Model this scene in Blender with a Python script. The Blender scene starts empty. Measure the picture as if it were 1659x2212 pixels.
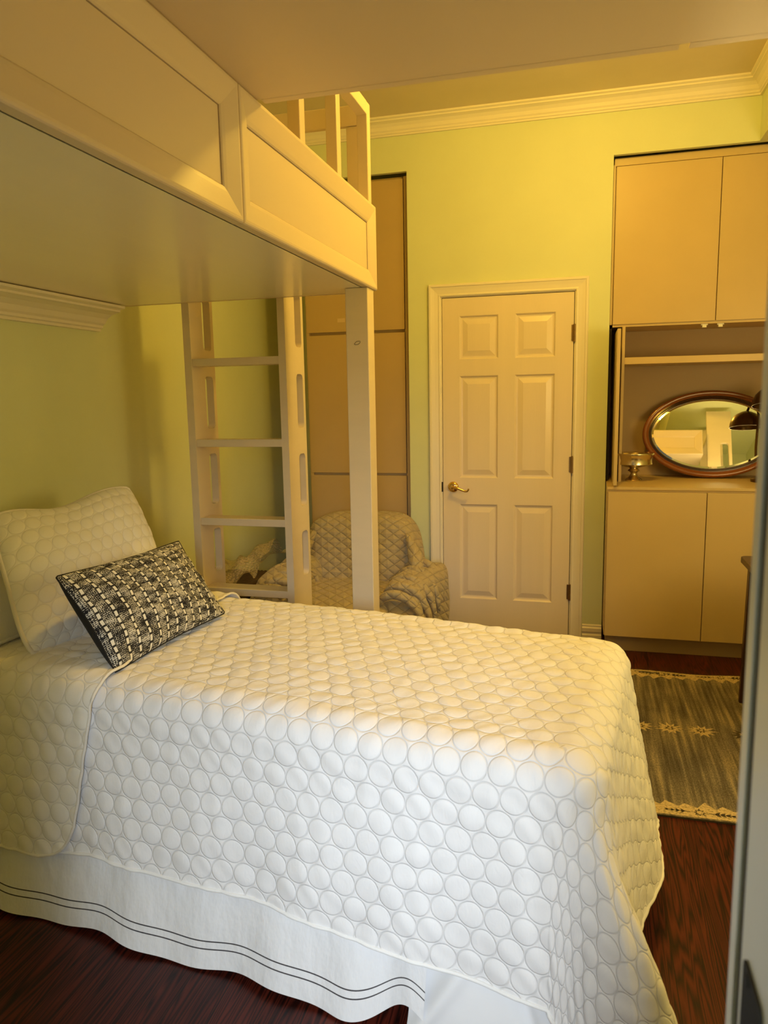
import bpy, math, random
import numpy as np
from mathutils import Vector, Matrix
random.seed(7); rng = np.random.default_rng(7)
sc = bpy.context.scene
COL = sc.collection

# ------------------------------------------------------------------ camera, light, exposure
CAM = (0.82867, -4.48511, 1.44433)
M = [[0.96602026, 0.25781959, -0.01827338], [0.02120683, -0.14952325, -0.98853076], [-0.25759489, 0.95455322, -0.14991003]]
cam = bpy.data.cameras.new('camera'); cam.sensor_fit = 'HORIZONTAL'; cam.sensor_width = 36.0
cam.lens = 1602.43 / 1659 * 36.0; cam.clip_start = 0.02
co = bpy.data.objects.new('camera', cam); COL.objects.link(co)
mw = Matrix(((M[0][0], -M[1][0], -M[2][0], CAM[0]), (M[0][1], -M[1][1], -M[2][1], CAM[1]), (M[0][2], -M[1][2], -M[2][2], CAM[2]), (0, 0, 0, 1)))
co.matrix_world = mw
cam.dof.use_dof = True; cam.dof.focus_distance = 2.9; cam.dof.aperture_fstop = 9.0
sc.camera = co

w = bpy.data.worlds.new('world'); sc.world = w; w.use_nodes = True
w.node_tree.nodes['Background'].inputs[0].default_value = (0.80, 0.88, 1.0, 1)
w.node_tree.nodes['Background'].inputs[1].default_value = 0.13

def light(name, kind, loc, energy, color, size=0.1, size_y=None, target=None, spread=None):
    l = bpy.data.lights.new(name, kind); l.energy = energy; l.color = color
    if kind == 'AREA':
        l.size = size
        if size_y: l.shape = 'RECTANGLE'; l.size_y = size_y
        if spread: l.spread = spread
    else:
        l.shadow_soft_size = size
    o = bpy.data.objects.new(name, l); COL.objects.link(o); o.location = loc
    if target:
        o.rotation_euler = (Vector(target) - Vector(loc)).to_track_quat('-Z', 'Y').to_euler()
    return o
light('ceiling_lamp_light', 'POINT', (0.78, -1.50, 2.96), 35, (1.0, 0.62, 0.085), 0.07)
light('hall_window_light', 'AREA', (1.04, -5.24, 1.50), 4.7, (0.80, 0.90, 1.0), 0.34, 0.6, (0.44, -3.15, 0.46), math.radians(56))
light('added_fill_light', 'POINT', (2.22, -2.30, 1.50), 29, (1.0, 0.73, 0.30), 0.36)  # added warm fill from outside the frame, no such source in view
sc.view_settings.view_transform = 'Standard'; sc.view_settings.look = 'None'
sc.view_settings.exposure = 0.55; sc.view_settings.gamma = 1.0; sc.view_settings.use_curve_mapping = False
try:
    sc.cycles.max_bounces = 14; sc.cycles.diffuse_bounces = 9
except Exception: pass

# ------------------------------------------------------------------ helpers
class MB:
    def __init__(s): s.v = []; s.f = []; s.m = []; s.uv = None
    def add(s, vs, fs, mi=0):
        b = len(s.v); s.v += [tuple(map(float, p)) for p in vs]; s.f += [tuple(b + i for i in f) for f in fs]; s.m += [mi] * len(fs); return s
    def box(s, x0, x1, y0, y1, z0, z1, mi=0):
        return s.add([(x0,y0,z0),(x1,y0,z0),(x1,y1,z0),(x0,y1,z0),(x0,y0,z1),(x1,y0,z1),(x1,y1,z1),(x0,y1,z1)],
                     [(0,3,2,1),(4,5,6,7),(0,1,5,4),(1,2,6,5),(2,3,7,6),(3,0,4,7)], mi)
    def grid(s, P, closed_u=False, closed_v=False, mi=0):
        n, m = P.shape[:2]; idx = lambda i, j: (i % n) * m + (j % m)
        fs = [(idx(i,j), idx(i+1,j), idx(i+1,j+1), idx(i,j+1)) for i in range(n if closed_u else n-1) for j in range(m if closed_v else m-1)]
        return s.add(P.reshape(-1,3), fs, mi)
    def prism(s, poly, fn, a, b, mi=0):
        n = len(poly); vs = [fn(p, a) for p in poly] + [fn(p, b) for p in poly]
        fs = [tuple(range(n))[::-1], tuple(range(n, 2*n))] + [(i, (i+1) % n, n + (i+1) % n, n + i) for i in range(n)]
        return s.add(vs, fs, mi)
    def lathe(s, prof, c, n=40, mi=0, axis='z'):
        P = np.zeros((len(prof), n, 3))
        for i, (r, z) in enumerate(prof):
            for j in range(n):
                a = 2*math.pi*j/n
                q = (r*math.cos(a), r*math.sin(a), z)
                if axis == 'y': q = (q[0], z, q[1])
                P[i, j] = (c[0]+q[0], c[1]+q[1], c[2]+q[2])
        return s.grid(P, closed_v=True, mi=mi)
    def tube(s, pts, r, n=10, mi=0, closed=False):
        pts = [Vector(p) for p in pts]; k = len(pts); rr = r if hasattr(r, '__len__') else [r]*k
        P = np.zeros((k, n, 3)); up = Vector((0.13, 0.31, 0.94)).normalized()
        for i, p in enumerate(pts):
            if closed: t = pts[(i+1) % k] - pts[i-1]
            else: t = pts[min(i+1, k-1)] - pts[max(i-1, 0)]
            t.normalize(); a = t.cross(up)
            if a.length < 1e-4: a = t.cross(Vector((1,0,0)))
            a.normalize(); b = t.cross(a)
            for j in range(n):
                q = 2*math.pi*j/n; P[i, j] = p + (a*math.cos(q) + b*math.sin(q))*rr[i]
        s.grid(P, closed_u=closed, closed_v=True, mi=mi)
        if not closed:
            s.f += [tuple(len(s.v) - k*n + j for j in range(n)), tuple(len(s.v) - n + j for j in range(n))[::-1]]; s.m += [mi, mi]
        return s
    def sweep(s, path, prof, fn, closed=False, mi=0):
        # path: 2-D points; prof: (offset along left normal, depth) ; fn(p2, depth) -> 3-D ; mitred corners
        n = len(path); P = np.zeros((n, len(prof), 3)); path = [np.array(p, float) for p in path]
        for i in range(n):
            d0 = path[i] - path[i-1] if (i > 0 or closed) else path[1] - path[0]
            d1 = path[(i+1) % n] - path[i] if (i < n-1 or closed) else d0
            if i == 0 and not closed: d0 = d1
            d0 = d0/np.linalg.norm(d0); d1 = d1/np.linalg.norm(d1)
            n0 = np.array([-d0[1], d0[0]]); n1 = np.array([-d1[1], d1[0]]); b = n0 + n1; b = b/ (1 + n0@n1)
            for j, (wd, dp) in enumerate(prof): P[i, j] = fn(path[i] + b*wd, dp)
        s.grid(P, closed_u=closed, closed_v=True, mi=mi)
        if not closed:
            m = len(prof); base = len(s.v) - n*m
            s.f += [tuple(base + j for j in range(m)), tuple(base + (n-1)*m + j for j in range(m))[::-1]]; s.m += [mi, mi]
        return s
    def build(s, name, mats, parent=None, smooth=False, bev=0, org=None, auto=None):
        me = bpy.data.meshes.new(name)
        if parent is not None: org = parent['_o']
        org = org or (0, 0, 0)
        V = np.array(s.v) - np.array(org)
        me.from_pydata(V.tolist(), [], s.f)
        mats = mats if isinstance(mats, (list, tuple)) else [mats]
        for m in mats: me.materials.append(m)
        me.polygons.foreach_set('material_index', s.m)
        me.polygons.foreach_set('use_smooth', [bool(smooth)]*len(s.f))
        if s.uv is not None:
            ul = me.uv_layers.new(name='UVMap'); li = np.zeros(len(me.loops), int); me.loops.foreach_get('vertex_index', li)
            ul.data.foreach_set('uv', np.array(s.uv)[li].astype(np.float32).ravel())
        me.update()
        import bmesh
        if len(s.f) < 60000:
            bm = bmesh.new(); bm.from_mesh(me); bmesh.ops.recalc_face_normals(bm, faces=bm.faces); bm.to_mesh(me); bm.free()
        o = bpy.data.objects.new(name, me); COL.objects.link(o)
        if parent is not None: o.parent = parent
        else: o.location = org
        o['_o'] = list(org)
        if bev:
            md = o.modifiers.new('bevel', 'BEVEL'); md.width = bev; md.segments = 2; md.limit_method = 'ANGLE'; md.angle_limit = math.radians(40)
        if auto:
            md = o.modifiers.new('split', 'EDGE_SPLIT'); md.split_angle = math.radians(auto)
        return o
def thing(name, label, cat, loc, group=None):
    o = bpy.data.objects.new(name, None); COL.objects.link(o); o.location = loc; o['_o'] = list(loc); o.empty_display_size = 0.05
    return tag(o, label, cat, group)
def tag(o, label, cat, group=None):
    o['label'] = label; o['category'] = cat; o['kind'] = 'thing'
    if group: o['group'] = group
    return o
def struct(o, label=None, cat=None):
    o['kind'] = 'structure'
    if label: o['label'] = label
    if cat: o['category'] = cat
    return o
XZ = lambda y: (lambda p, d: (p[0], y - d, p[1]))       # plane facing -Y, depth towards the camera
def ss(x, a, b):
    t = np.clip((x - a)/(b - a), 0, 1); return t*t*(3 - 2*t)

# ------------------------------------------------------------------ materials
def nt(name):
    m = bpy.data.materials.new(name); m.use_nodes = True; t = m.node_tree
    return m, t, t.nodes['Principled BSDF']
def N(t, typ, **kw):
    n = t.nodes.new(typ)
    for k, v in kw.items():
        if k.startswith('i_'):
            key = k[2:]; n.inputs[int(key) if key.isdigit() else key].default_value = v
        else: setattr(n, k, v)
    return n
def L(t, a, b): t.links.new(a, b)
def math_(t, op, a, b=None, c=None):
    n = N(t, 'ShaderNodeMath', operation=op)
    for i, x in enumerate((a, b, c)):
        if x is None: continue
        if hasattr(x, 'is_linked') or hasattr(x, 'links'): L(t, x, n.inputs[i])
        else: n.inputs[i].default_value = x
    return n.outputs[0]
def ramp(t, fac, stops):
    r = N(t, 'ShaderNodeValToRGB'); e = r.color_ramp.elements
    while len(e) < len(stops): e.new(0.5)
    for i, (p, c) in enumerate(stops): e[i].position = p; e[i].color = (*c, 1)
    L(t, fac, r.inputs[0]); return r.outputs[0]
def mix(t, fac, a, b):
    n = N(t, 'ShaderNodeMix', data_type='RGBA')
    if hasattr(fac, 'links'): L(t, fac, n.inputs[0])
    else: n.inputs[0].default_value = fac
    for i, x in ((6, a), (7, b)):
        if hasattr(x, 'links'): L(t, x, n.inputs[i])
        else: n.inputs[i].default_value = (*x, 1)
    return n.outputs[2]
def bump(t, p, h, strength, dist=0.01, prev=None):
    b = N(t, 'ShaderNodeBump'); b.inputs['Strength'].default_value = strength; b.inputs['Distance'].default_value = dist
    L(t, h, b.inputs['Height'])
    if prev is not None: L(t, prev, b.inputs['Normal'])
    L(t, b.outputs[0], p.inputs['Normal']); return b.outputs[0]
def paint(name, col, rough=0.35, var=0.05, bscale=60, bstr=0.03, stretch=(1,1,1), metal=0, spec=0.5, coat=0):
    m, t, p = nt(name)
    tc = N(t, 'ShaderNodeTexCoord'); mp = N(t, 'ShaderNodeMapping'); mp.inputs['Scale'].default_value = stretch
    L(t, tc.outputs['Object'], mp.inputs[0])
    n1 = N(t, 'ShaderNodeTexNoise', i_Scale=3.0, i_Detail=4.0); L(t, mp.outputs[0], n1.inputs['Vector'])
    c = ramp(t, n1.outputs[0], [(0.3, tuple(x*(1-var) for x in col)), (0.7, tuple(min(1, x*(1+var*0.6)) for x in col))])
    L(t, c, p.inputs['Base Color'])
    n2 = N(t, 'ShaderNodeTexNoise', i_Scale=bscale, i_Detail=3.0); L(t, mp.outputs[0], n2.inputs['Vector'])
    if bstr: bump(t, p, n2.outputs[0], bstr, 0.01)
    p.inputs['Roughness'].default_value = rough; p.inputs['Metallic'].default_value = metal
    p.inputs['Specular IOR Level'].default_value = spec
    if coat: p.inputs['Coat Weight'].default_value = coat; p.inputs['Coat Roughness'].default_value = 0.12
    return m
WHITE = paint('cream_gloss_paint', (0.74, 0.63, 0.45), 0.30, 0.03, 30, 0.03, (1, 1, 6))
TRIM = paint('cream_trim_paint', (0.83, 0.77, 0.64), 0.38, 0.03, 60, 0.02)
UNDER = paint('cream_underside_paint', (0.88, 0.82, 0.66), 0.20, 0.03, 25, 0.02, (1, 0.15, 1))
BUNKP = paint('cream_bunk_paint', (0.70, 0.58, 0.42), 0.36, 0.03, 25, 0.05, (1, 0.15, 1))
DOORP = paint('cream_door_paint', (0.80, 0.69, 0.54), 0.27, 0.03, 40, 0.04, (3, 1, 0.3))
WALLG = paint('pale_green_wall', (0.68, 0.73, 0.46), 0.55, 0.03, 180, 0.03)
CEIL = paint('ceiling_paint', (0.78, 0.68, 0.50), 0.8, 0.04, 220, 0.05)
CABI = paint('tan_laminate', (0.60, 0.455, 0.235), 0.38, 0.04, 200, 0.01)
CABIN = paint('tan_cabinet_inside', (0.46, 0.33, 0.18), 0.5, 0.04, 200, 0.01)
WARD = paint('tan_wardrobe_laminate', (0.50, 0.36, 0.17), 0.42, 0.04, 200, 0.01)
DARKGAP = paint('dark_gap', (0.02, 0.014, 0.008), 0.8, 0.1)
BLACK = paint('black_fabric', (0.008, 0.008, 0.010), 0.85, 0.1, 300, 0.2)
DARKW = paint('dark_walnut', (0.055, 0.020, 0.010), 0.32, 0.25, 60, 0.05, (1, 8, 1))
JAMB = paint('greenish_white_jamb', (0.82, 0.85, 0.66), 0.4, 0.05, 120, 0.05)
HALLP = paint('hall_paint', (0.72, 0.72, 0.68), 0.6, 0.03)
BRASS = paint('brass', (0.85, 0.58, 0.20), 0.16, 0.03, 60, 0, metal=1)
BRONZE = paint('bronze', (0.16, 0.10, 0.045), 0.30, 0.1, 60, 0, metal=1)
SILVER = paint('aged_silver', (0.70, 0.60, 0.42), 0.2, 0.06, 40, 0, metal=1)
HINGE = paint('antique_hinge', (0.30, 0.19, 0.08), 0.35, 0.2, 60, 0, metal=1)
GROOVESH = paint('brown_grey_groove_shade', (0.13, 0.12, 0.085), 0.7, 0.1)
IRON = paint('dark_strike_metal', (0.030, 0.028, 0.018), 0.75, 0.25, 60, 0.05, spec=0.15)
PLAST = paint('white_plastic', (0.8, 0.78, 0.72), 0.4, 0.02)
PAPER = paint('label_paper', (0.62, 0.47, 0.26), 0.7, 0.05)
PENCIL = paint('pencil_mark', (0.10, 0.08, 0.05), 0.8, 0.05)
MFRAME = paint('mahogany_frame', (0.25, 0.075, 0.02), 0.22, 0.25, 40, 0.02, coat=0.5)
MFRAMED = paint('mahogany_dark', (0.045, 0.012, 0.006), 0.25, 0.2, 40, 0.02, coat=0.5)
MIRROR = paint('mirror_glass', (0.93, 0.92, 0.88), 0.004, 0, 10, 0, metal=1)
SHEET = paint('white_pillowcase', (0.80, 0.79, 0.76), 0.8, 0.03, 90, 0.12)

def floor_mat():
    m, t, p = nt('red_oak_floor')
    tc = N(t, 'ShaderNodeTexCoord'); sx = N(t, 'ShaderNodeSeparateXYZ'); L(t, tc.outputs['Object'], sx.inputs[0])
    px = math_(t, 'DIVIDE', sx.outputs[0], 0.108); pid = math_(t, 'FLOOR', px); fx = math_(t, 'FRACT', px)
    wn = N(t, 'ShaderNodeTexWhiteNoise', noise_dimensions='1D'); L(t, pid, wn.inputs['W'])
    cb = N(t, 'ShaderNodeCombineXYZ')
    L(t, math_(t, 'MULTIPLY', math_(t, 'SUBTRACT', fx, 0.5), 0.9), cb.inputs[0])
    L(t, math_(t, 'ADD', math_(t, 'MULTIPLY', sx.outputs[1], 0.34), math_(t, 'MULTIPLY', wn.outputs[0], 37.0)), cb.inputs[1])
    L(t, math_(t, 'MULTIPLY', wn.outputs[0], 11.0), cb.inputs[2])
    ns = N(t, 'ShaderNodeTexNoise', i_Scale=2.3, i_Detail=2.0); L(t, cb.outputs[0], ns.inputs['Vector'])
    rings = math_(t, 'FRACT', math_(t, 'MULTIPLY', ns.outputs[0], 19.0))
    tri = math_(t, 'ABSOLUTE', math_(t, 'SUBTRACT', math_(t, 'MULTIPLY', rings, 2.0), 1.0))
    mp = N(t, 'ShaderNodeMapping'); mp.inputs['Scale'].default_value = (420, 9, 1); L(t, tc.outputs['Object'], mp.inputs[0])
    n2 = N(t, 'ShaderNodeTexNoise', i_Scale=1.0, i_Detail=3.0); L(t, mp.outputs[0], n2.inputs['Vector'])
    g = math_(t, 'ADD', math_(t, 'MULTIPLY', tri, 0.62), math_(t, 'MULTIPLY', n2.outputs[0], 0.5))
    c = ramp(t, g, [(0.20, (0.005, 0.002, 0.002)), (0.42, (0.036, 0.006, 0.004)), (0.66, (0.080, 0.0125, 0.007)), (0.98, (0.118, 0.020, 0.011))])
    tone = ramp(t, wn.outputs[0], [(0.0, (0.75, 0.72, 0.7)), (1.0, (1.1, 1.05, 1.0))])
    mm = N(t, 'ShaderNodeMix', data_type='RGBA', blend_type='MULTIPLY'); mm.inputs[0].default_value = 1; L(t, c, mm.inputs[6]); L(t, tone, mm.inputs[7])
    seam = math_(t, 'LESS_THAN', math_(t, 'MINIMUM', fx, math_(t, 'SUBTRACT', 1.0, fx)), 0.012)
    L(t, mix(t, seam, mm.outputs[2], (0.01, 0.004, 0.002)), p.inputs['Base Color'])
    p.inputs['Roughness'].default_value = 0.42
    p.inputs['Specular IOR Level'].default_value = 0.35
    bump(t, p, g, 0.08, 0.004); return m
FLOOR = floor_mat()

def quilt_mat(name, col, groove=0.55, rough=0.75, pitch=0.061, row=0.0565, wr=0.25, line=None):
    # stitched circle quilting in cloth coordinates (UV in metres)
    m, t, p = nt(name)
    uv = N(t, 'ShaderNodeUVMap'); sx = N(t, 'ShaderNodeSeparateXYZ'); L(t, uv.outputs[0], sx.inputs[0])
    U, V = sx.outputs[0], sx.outputs[1]
    def dist(ou, ov):
        a = math_(t, 'DIVIDE', math_(t, 'ADD', U, ou), pitch); a = math_(t, 'SUBTRACT', math_(t, 'FRACT', a), 0.5)
        b = math_(t, 'DIVIDE', math_(t, 'ADD', V, ov), 2*row); b = math_(t, 'SUBTRACT', math_(t, 'FRACT', b), 0.5)
        a = math_(t, 'MULTIPLY', a, pitch); b = math_(t, 'MULTIPLY', b, 2*row)
        return math_(t, 'SQRT', math_(t, 'ADD', math_(t, 'MULTIPLY', a, a), math_(t, 'MULTIPLY', b, b)))
    d = math_(t, 'MINIMUM', dist(0, 0), dist(pitch/2, row))
    R = pitch*0.488
    e = math_(t, 'ABSOLUTE', math_(t, 'SUBTRACT', d, R))
    gr = N(t, 'ShaderNodeMapRange', i_1=0.0, i_2=0.0028, i_3=0.0, i_4=1.0); L(t, e, gr.inputs[0])
    tc = N(t, 'ShaderNodeTexCoord')
    wv = N(t, 'ShaderNodeTexNoise', i_Scale=38.0, i_Detail=3.0); wv.inputs['Distortion'].default_value = 1.2
    mp = N(t, 'ShaderNodeMapping'); mp.inputs['Scale'].default_value = (1.6, 0.7, 1); L(t, uv.outputs[0], mp.inputs[0]); L(t, mp.outputs[0], wv.inputs['Vector'])
    h = math_(t, 'ADD', gr.outputs[0], math_(t, 'MULTIPLY', wv.outputs[0], wr*2.2))
    nb = bump(t, p, h, groove, 0.003)
    cc = mix(t, gr.outputs[0], tuple(x*0.9 for x in col), col)
    L(t, cc, p.inputs['Base Color']); p.inputs['Roughness'].default_value = rough
    p.inputs['Sheen Weight'].default_value = 0.15
    return m
QUILT = quilt_mat('white_circle_quilt', (0.84, 0.83, 0.83))
COVER = quilt_mat('cream_circle_coverlet', (0.86, 0.83, 0.76), groove=0.35, wr=0.15)
SHAMM = quilt_mat('cream_circle_sham', (0.88, 0.86, 0.80), groove=0.35, wr=0.15)
BIND = paint('white_binding', (0.86, 0.85, 0.83), 0.75, 0.03, 200, 0.1)
CBIND = paint('cream_binding', (0.80, 0.76, 0.68), 0.75, 0.03, 200, 0.1)

def skirt_mat():
    m, t, p = nt('white_skirt_cotton')
    uv = N(t, 'ShaderNodeUVMap'); sx = N(t, 'ShaderNodeSeparateXYZ'); L(t, uv.outputs[0], sx.inputs[0]); V = sx.outputs[1]
    def ln(v): return math_(t, 'LESS_THAN', math_(t, 'ABSOLUTE', math_(t, 'SUBTRACT', V, v)), 0.0017)
    k = math_(t, 'MAXIMUM', ln(0.052), ln(0.072))
    L(t, mix(t, k, (0.82, 0.82, 0.83), (0.05, 0.045, 0.05)), p.inputs['Base Color'])
    n = N(t, 'ShaderNodeTexNoise', i_Scale=7.0, i_Detail=4.0); mp = N(t, 'ShaderNodeMapping'); mp.inputs['Scale'].default_value = (2.2, 1.0, 1)
    L(t, uv.outputs[0], mp.inputs[0]); L(t, mp.outputs[0], n.inputs['Vector'])
    bump(t, p, n.outputs[0], 0.35, 0.03); p.inputs['Roughness'].default_value = 0.8
    return m
SKIRT = skirt_mat()
SKIRTP = paint('plain_skirt_cotton', (0.82, 0.82, 0.83), 0.8, 0.03, 9, 0.25)

def tweed_mat():
    m, t, p = nt('black_white_tweed')
    uv = N(t, 'ShaderNodeUVMap'); sx = N(t, 'ShaderNodeSeparateXYZ'); L(t, uv.outputs[0], sx.inputs[0]); U, V = sx.outputs[0], sx.outputs[1]
    rows = 13.0
    ru = math_(t, 'MULTIPLY', U, rows); fid = math_(t, 'FLOOR', ru); fu = math_(t, 'ABSOLUTE', math_(t, 'SUBTRACT', math_(t, 'FRACT', ru), 0.5))
    wn = N(t, 'ShaderNodeTexWhiteNoise', noise_dimensions='1D'); L(t, fid, wn.inputs['W'])
    dv = math_(t, 'FRACT', math_(t, 'ADD', math_(t, 'MULTIPLY', V, 15.0), math_(t, 'MULTIPLY', wn.outputs[0], 5.0)))
    dash = math_(t, 'MULTIPLY', math_(t, 'LESS_THAN', fu, 0.10), math_(t, 'LESS_THAN', dv, 0.72))
    edge = math_(t, 'LESS_THAN', fu, 0.15)
    # weave
    wu = math_(t, 'FRACT', math_(t, 'MULTIPLY', U, 105.0)); wv = math_(t, 'FRACT', math_(t, 'MULTIPLY', V, 62.0))
    ck = math_(t, 'ADD', math_(t, 'SINE', math_(t, 'MULTIPLY', U, 660.0)), math_(t, 'SINE', math_(t, 'MULTIPLY', V, 390.0)))
    ns = N(t, 'ShaderNodeTexNoise', i_Scale=1.0, i_Detail=3.0); mp = N(t, 'ShaderNodeMapping'); mp.inputs['Scale'].default_value = (9, 14, 1); L(t, uv.outputs[0], mp.inputs[0]); L(t, mp.outputs[0], ns.inputs['Vector'])
    nf = N(t, 'ShaderNodeTexNoise', i_Scale=1.0, i_Detail=2.0); mp2 = N(t, 'ShaderNodeMapping'); mp2.inputs['Scale'].default_value = (260, 95, 1); L(t, uv.outputs[0], mp2.inputs[0]); L(t, mp2.outputs[0], nf.inputs['Vector'])
    val = math_(t, 'ADD', math_(t, 'MULTIPLY', ck, 0.20), math_(t, 'ADD', math_(t, 'MULTIPLY', math_(t, 'SUBTRACT', ns.outputs[0], 0.5), 2.6), math_(t, 'MULTIPLY', math_(t, 'SUBTRACT', nf.outputs[0], 0.48), 3.4)))
    wc = ramp(t, math_(t, 'ADD', val, 0.30), [(0.44, (0.008, 0.008, 0.012)), (0.64, (0.70, 0.68, 0.63))])
    c = mix(t, edge, wc, (0.02, 0.02, 0.022)); c = mix(t, dash, c, (0.86, 0.84, 0.78))
    L(t, c, p.inputs['Base Color']); p.inputs['Roughness'].default_value = 0.9
    h = math_(t, 'ADD', math_(t, 'MULTIPLY', dash, 1.5), val); bump(t, p, h, 0.5, 0.003); return m
TWEED = tweed_mat()

def diamond_mat():
    m, t, p = nt('tan_diamond_quilting')
    uv = N(t, 'ShaderNodeUVMap'); sx = N(t, 'ShaderNodeSeparateXYZ'); L(t, uv.outputs[0], sx.inputs[0]); U, V = sx.outputs[0], sx.outputs[1]
    def g(sgn):
        a = math_(t, 'FRACT', math_(t, 'MULTIPLY', math_(t, 'ADD', U, math_(t, 'MULTIPLY', V, sgn*1.25)), 12.5)); return math_(t, 'SUBTRACT', 1.0, math_(t, 'MULTIPLY', math_(t, 'ABSOLUTE', math_(t, 'SUBTRACT', a, 0.5)), 2.0))
    h = math_(t, 'POWER', math_(t, 'MINIMUM', g(1.0), g(-1.0)), 0.5)
    n = N(t, 'ShaderNodeTexNoise', i_Scale=26.0, i_Detail=4.0); L(t, uv.outputs[0], n.inputs['Vector'])
    hh = math_(t, 'ADD', h, math_(t, 'MULTIPLY', n.outputs[0], 0.9)); bump(t, p, hh, 0.75, 0.012)
    L(t, ramp(t, h, [(0.0, (0.31, 0.245, 0.13)), (0.35, (0.42, 0.34, 0.19))]), p.inputs['Base Color']); p.inputs['Roughness'].default_value = 0.75
    p.inputs['Sheen Weight'].default_value = 0.2
    return m
DIAM = diamond_mat()

def rug_mat():
    m, t, p = nt('distressed_olive_rug')
    tc = N(t, 'ShaderNodeTexCoord')
    mp = N(t, 'ShaderNodeMapping'); mp.inputs['Scale'].default_value = (55, 2.2, 1); L(t, tc.outputs['Object'], mp.inputs[0])
    n1 = N(t, 'ShaderNodeTexNoise', i_Scale=1.0, i_Detail=4.0); L(t, mp.outputs[0], n1.inputs['Vector'])
    mp2 = N(t, 'ShaderNodeMapping'); mp2.inputs['Scale'].default_value = (260, 90, 1); L(t, tc.outputs['Object'], mp2.inputs[0])
    n2 = N(t, 'ShaderNodeTexNoise', i_Scale=1.0, i_Detail=3.0); L(t, mp2.outputs[0], n2.inputs['Vector'])
    n3 = N(t, 'ShaderNodeTexNoise', i_Scale=6.0, i_Detail=3.0); L(t, tc.outputs['Object'], n3.inputs['Vector'])
    s = math_(t, 'ADD', math_(t, 'MULTIPLY', n1.outputs[0], 0.85), math_(t, 'ADD', math_(t, 'MULTIPLY', n2.outputs[0], 0.5), math_(t, 'MULTIPLY', n3.outputs[0], 0.25)))
    L(t, ramp(t, s, [(0.54, (0.045, 0.036, 0.026)), (0.74, (0.110, 0.095, 0.078)), (0.87, (0.20, 0.17, 0.13)), (1.03, (0.34, 0.28, 0.18))]), p.inputs['Base Color'])
    p.inputs['Roughness'].default_value = 0.95; bump(t, p, s, 0.35, 0.004); return m
RUG = rug_mat()
def rugcream_mat():
    m, t, p = nt('cream_rug_pile')
    tc = N(t, 'ShaderNodeTexCoord'); n2 = N(t, 'ShaderNodeTexNoise', i_Scale=120.0, i_Detail=3.0); L(t, tc.outputs['Object'], n2.inputs['Vector'])
    L(t, ramp(t, n2.outputs[0], [(0.33, (0.30, 0.24, 0.14)), (0.55, (0.60, 0.47, 0.27))]), p.inputs['Base Color']); p.inputs['Roughness'].default_value = 0.95
    bump(t, p, n2.outputs[0], 0.3, 0.003); return m
RUGC = rugcream_mat(); RUGD = paint('dark_rug_motif', (0.07, 0.055, 0.035), 0.95, 0.3, 200, 0.2)

def bubble_mat():
    m, t, p = nt('bubble_wrap_film')
    tc = N(t, 'ShaderNodeTexCoord'); v = N(t, 'ShaderNodeTexVoronoi', i_Scale=75.0); L(t, tc.outputs['Object'], v.inputs['Vector'])
    p.inputs['Base Color'].default_value = (0.66, 0.54, 0.33, 1); p.inputs['Roughness'].default_value = 0.2
    bump(t, p, v.outputs['Distance'], 0.8, 0.01)
    tr = N(t, 'ShaderNodeBsdfTransparent'); tr.inputs[0].default_value = (0.95, 0.92, 0.85, 1)
    mx = N(t, 'ShaderNodeMixShader'); 
    L(t, ramp(t, v.outputs['Distance'], [(0.1, (0.62,)*3), (0.7, (0.36,)*3)]), mx.inputs[0])
    L(t, tr.outputs[0], mx.inputs[1]); L(t, p.outputs[0], mx.inputs[2]); L(t, mx.outputs[0], t.nodes['Material Output'].inputs[0]); return m
BUB = bubble_mat()
RIB = paint('dark_ribbed_wicker', (0.085, 0.055, 0.028), 0.6, 0.3, 90, 0.2)

# ------------------------------------------------------------------ room shell
XL, XR, ZC, YF = -1.34, 2.62, 3.055, -3.88        # left wall, right wall, ceiling, front wall (room face)
struct(MB().box(-1.7, 3.0, -7.0, 1.0, -0.1, 0).build('floor', FLOOR))
struct(MB().box(-1.7, 3.0, -4.1, 1.0, ZC, ZC+0.1).build('ceiling', CEIL))
struct(MB().box(XL-0.12, XL, -4.1, 0.9, 0, ZC).build('wall_left', WALLG))
struct(MB().box(XR, XR+0.12, -4.1, 0.9, 0, ZC).build('wall_right', WALLG))
def wall_cells(xc, zc, holes, y0, y1):
    b = MB()
    for i in range(len(xc)-1):
        for j in range(len(zc)-1):
            if (i, j) in holes: continue
            b.box(xc[i], xc[i+1], y0, y1, zc[j], zc[j+1])
    return b
# back wall: nook + wardrobe opening, door opening, cabinet opening
xc = [XL, -0.207, -0.012, 0.774, 0.957, XR]; zc = [0, 2.042, 2.742, 2.766, ZC]
holes = {(0,0),(0,1),(0,2),(2,0),(4,0),(4,1)}
struct(wall_cells(xc, zc, holes, 0, 0.03).build('wall_back', WALLG))
struct(MB().box(XL, XR, 0.68, 0.74, 0, ZC).build('wall_nook', WALLG))
# ceiling box (soffit) over the right side of the room
struct(MB().box(1.685, XR, YF, -0.0005, 2.742, ZC-0.0005).build('wall_soffit', WALLG))
# front wall with the doorway the photograph is taken through
struct(wall_cells([XL, 0.09, 0.985, XR], [0, 2.06, ZC], {(1,0)}, -4.03, YF).build('wall_front', WALLG))
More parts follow.
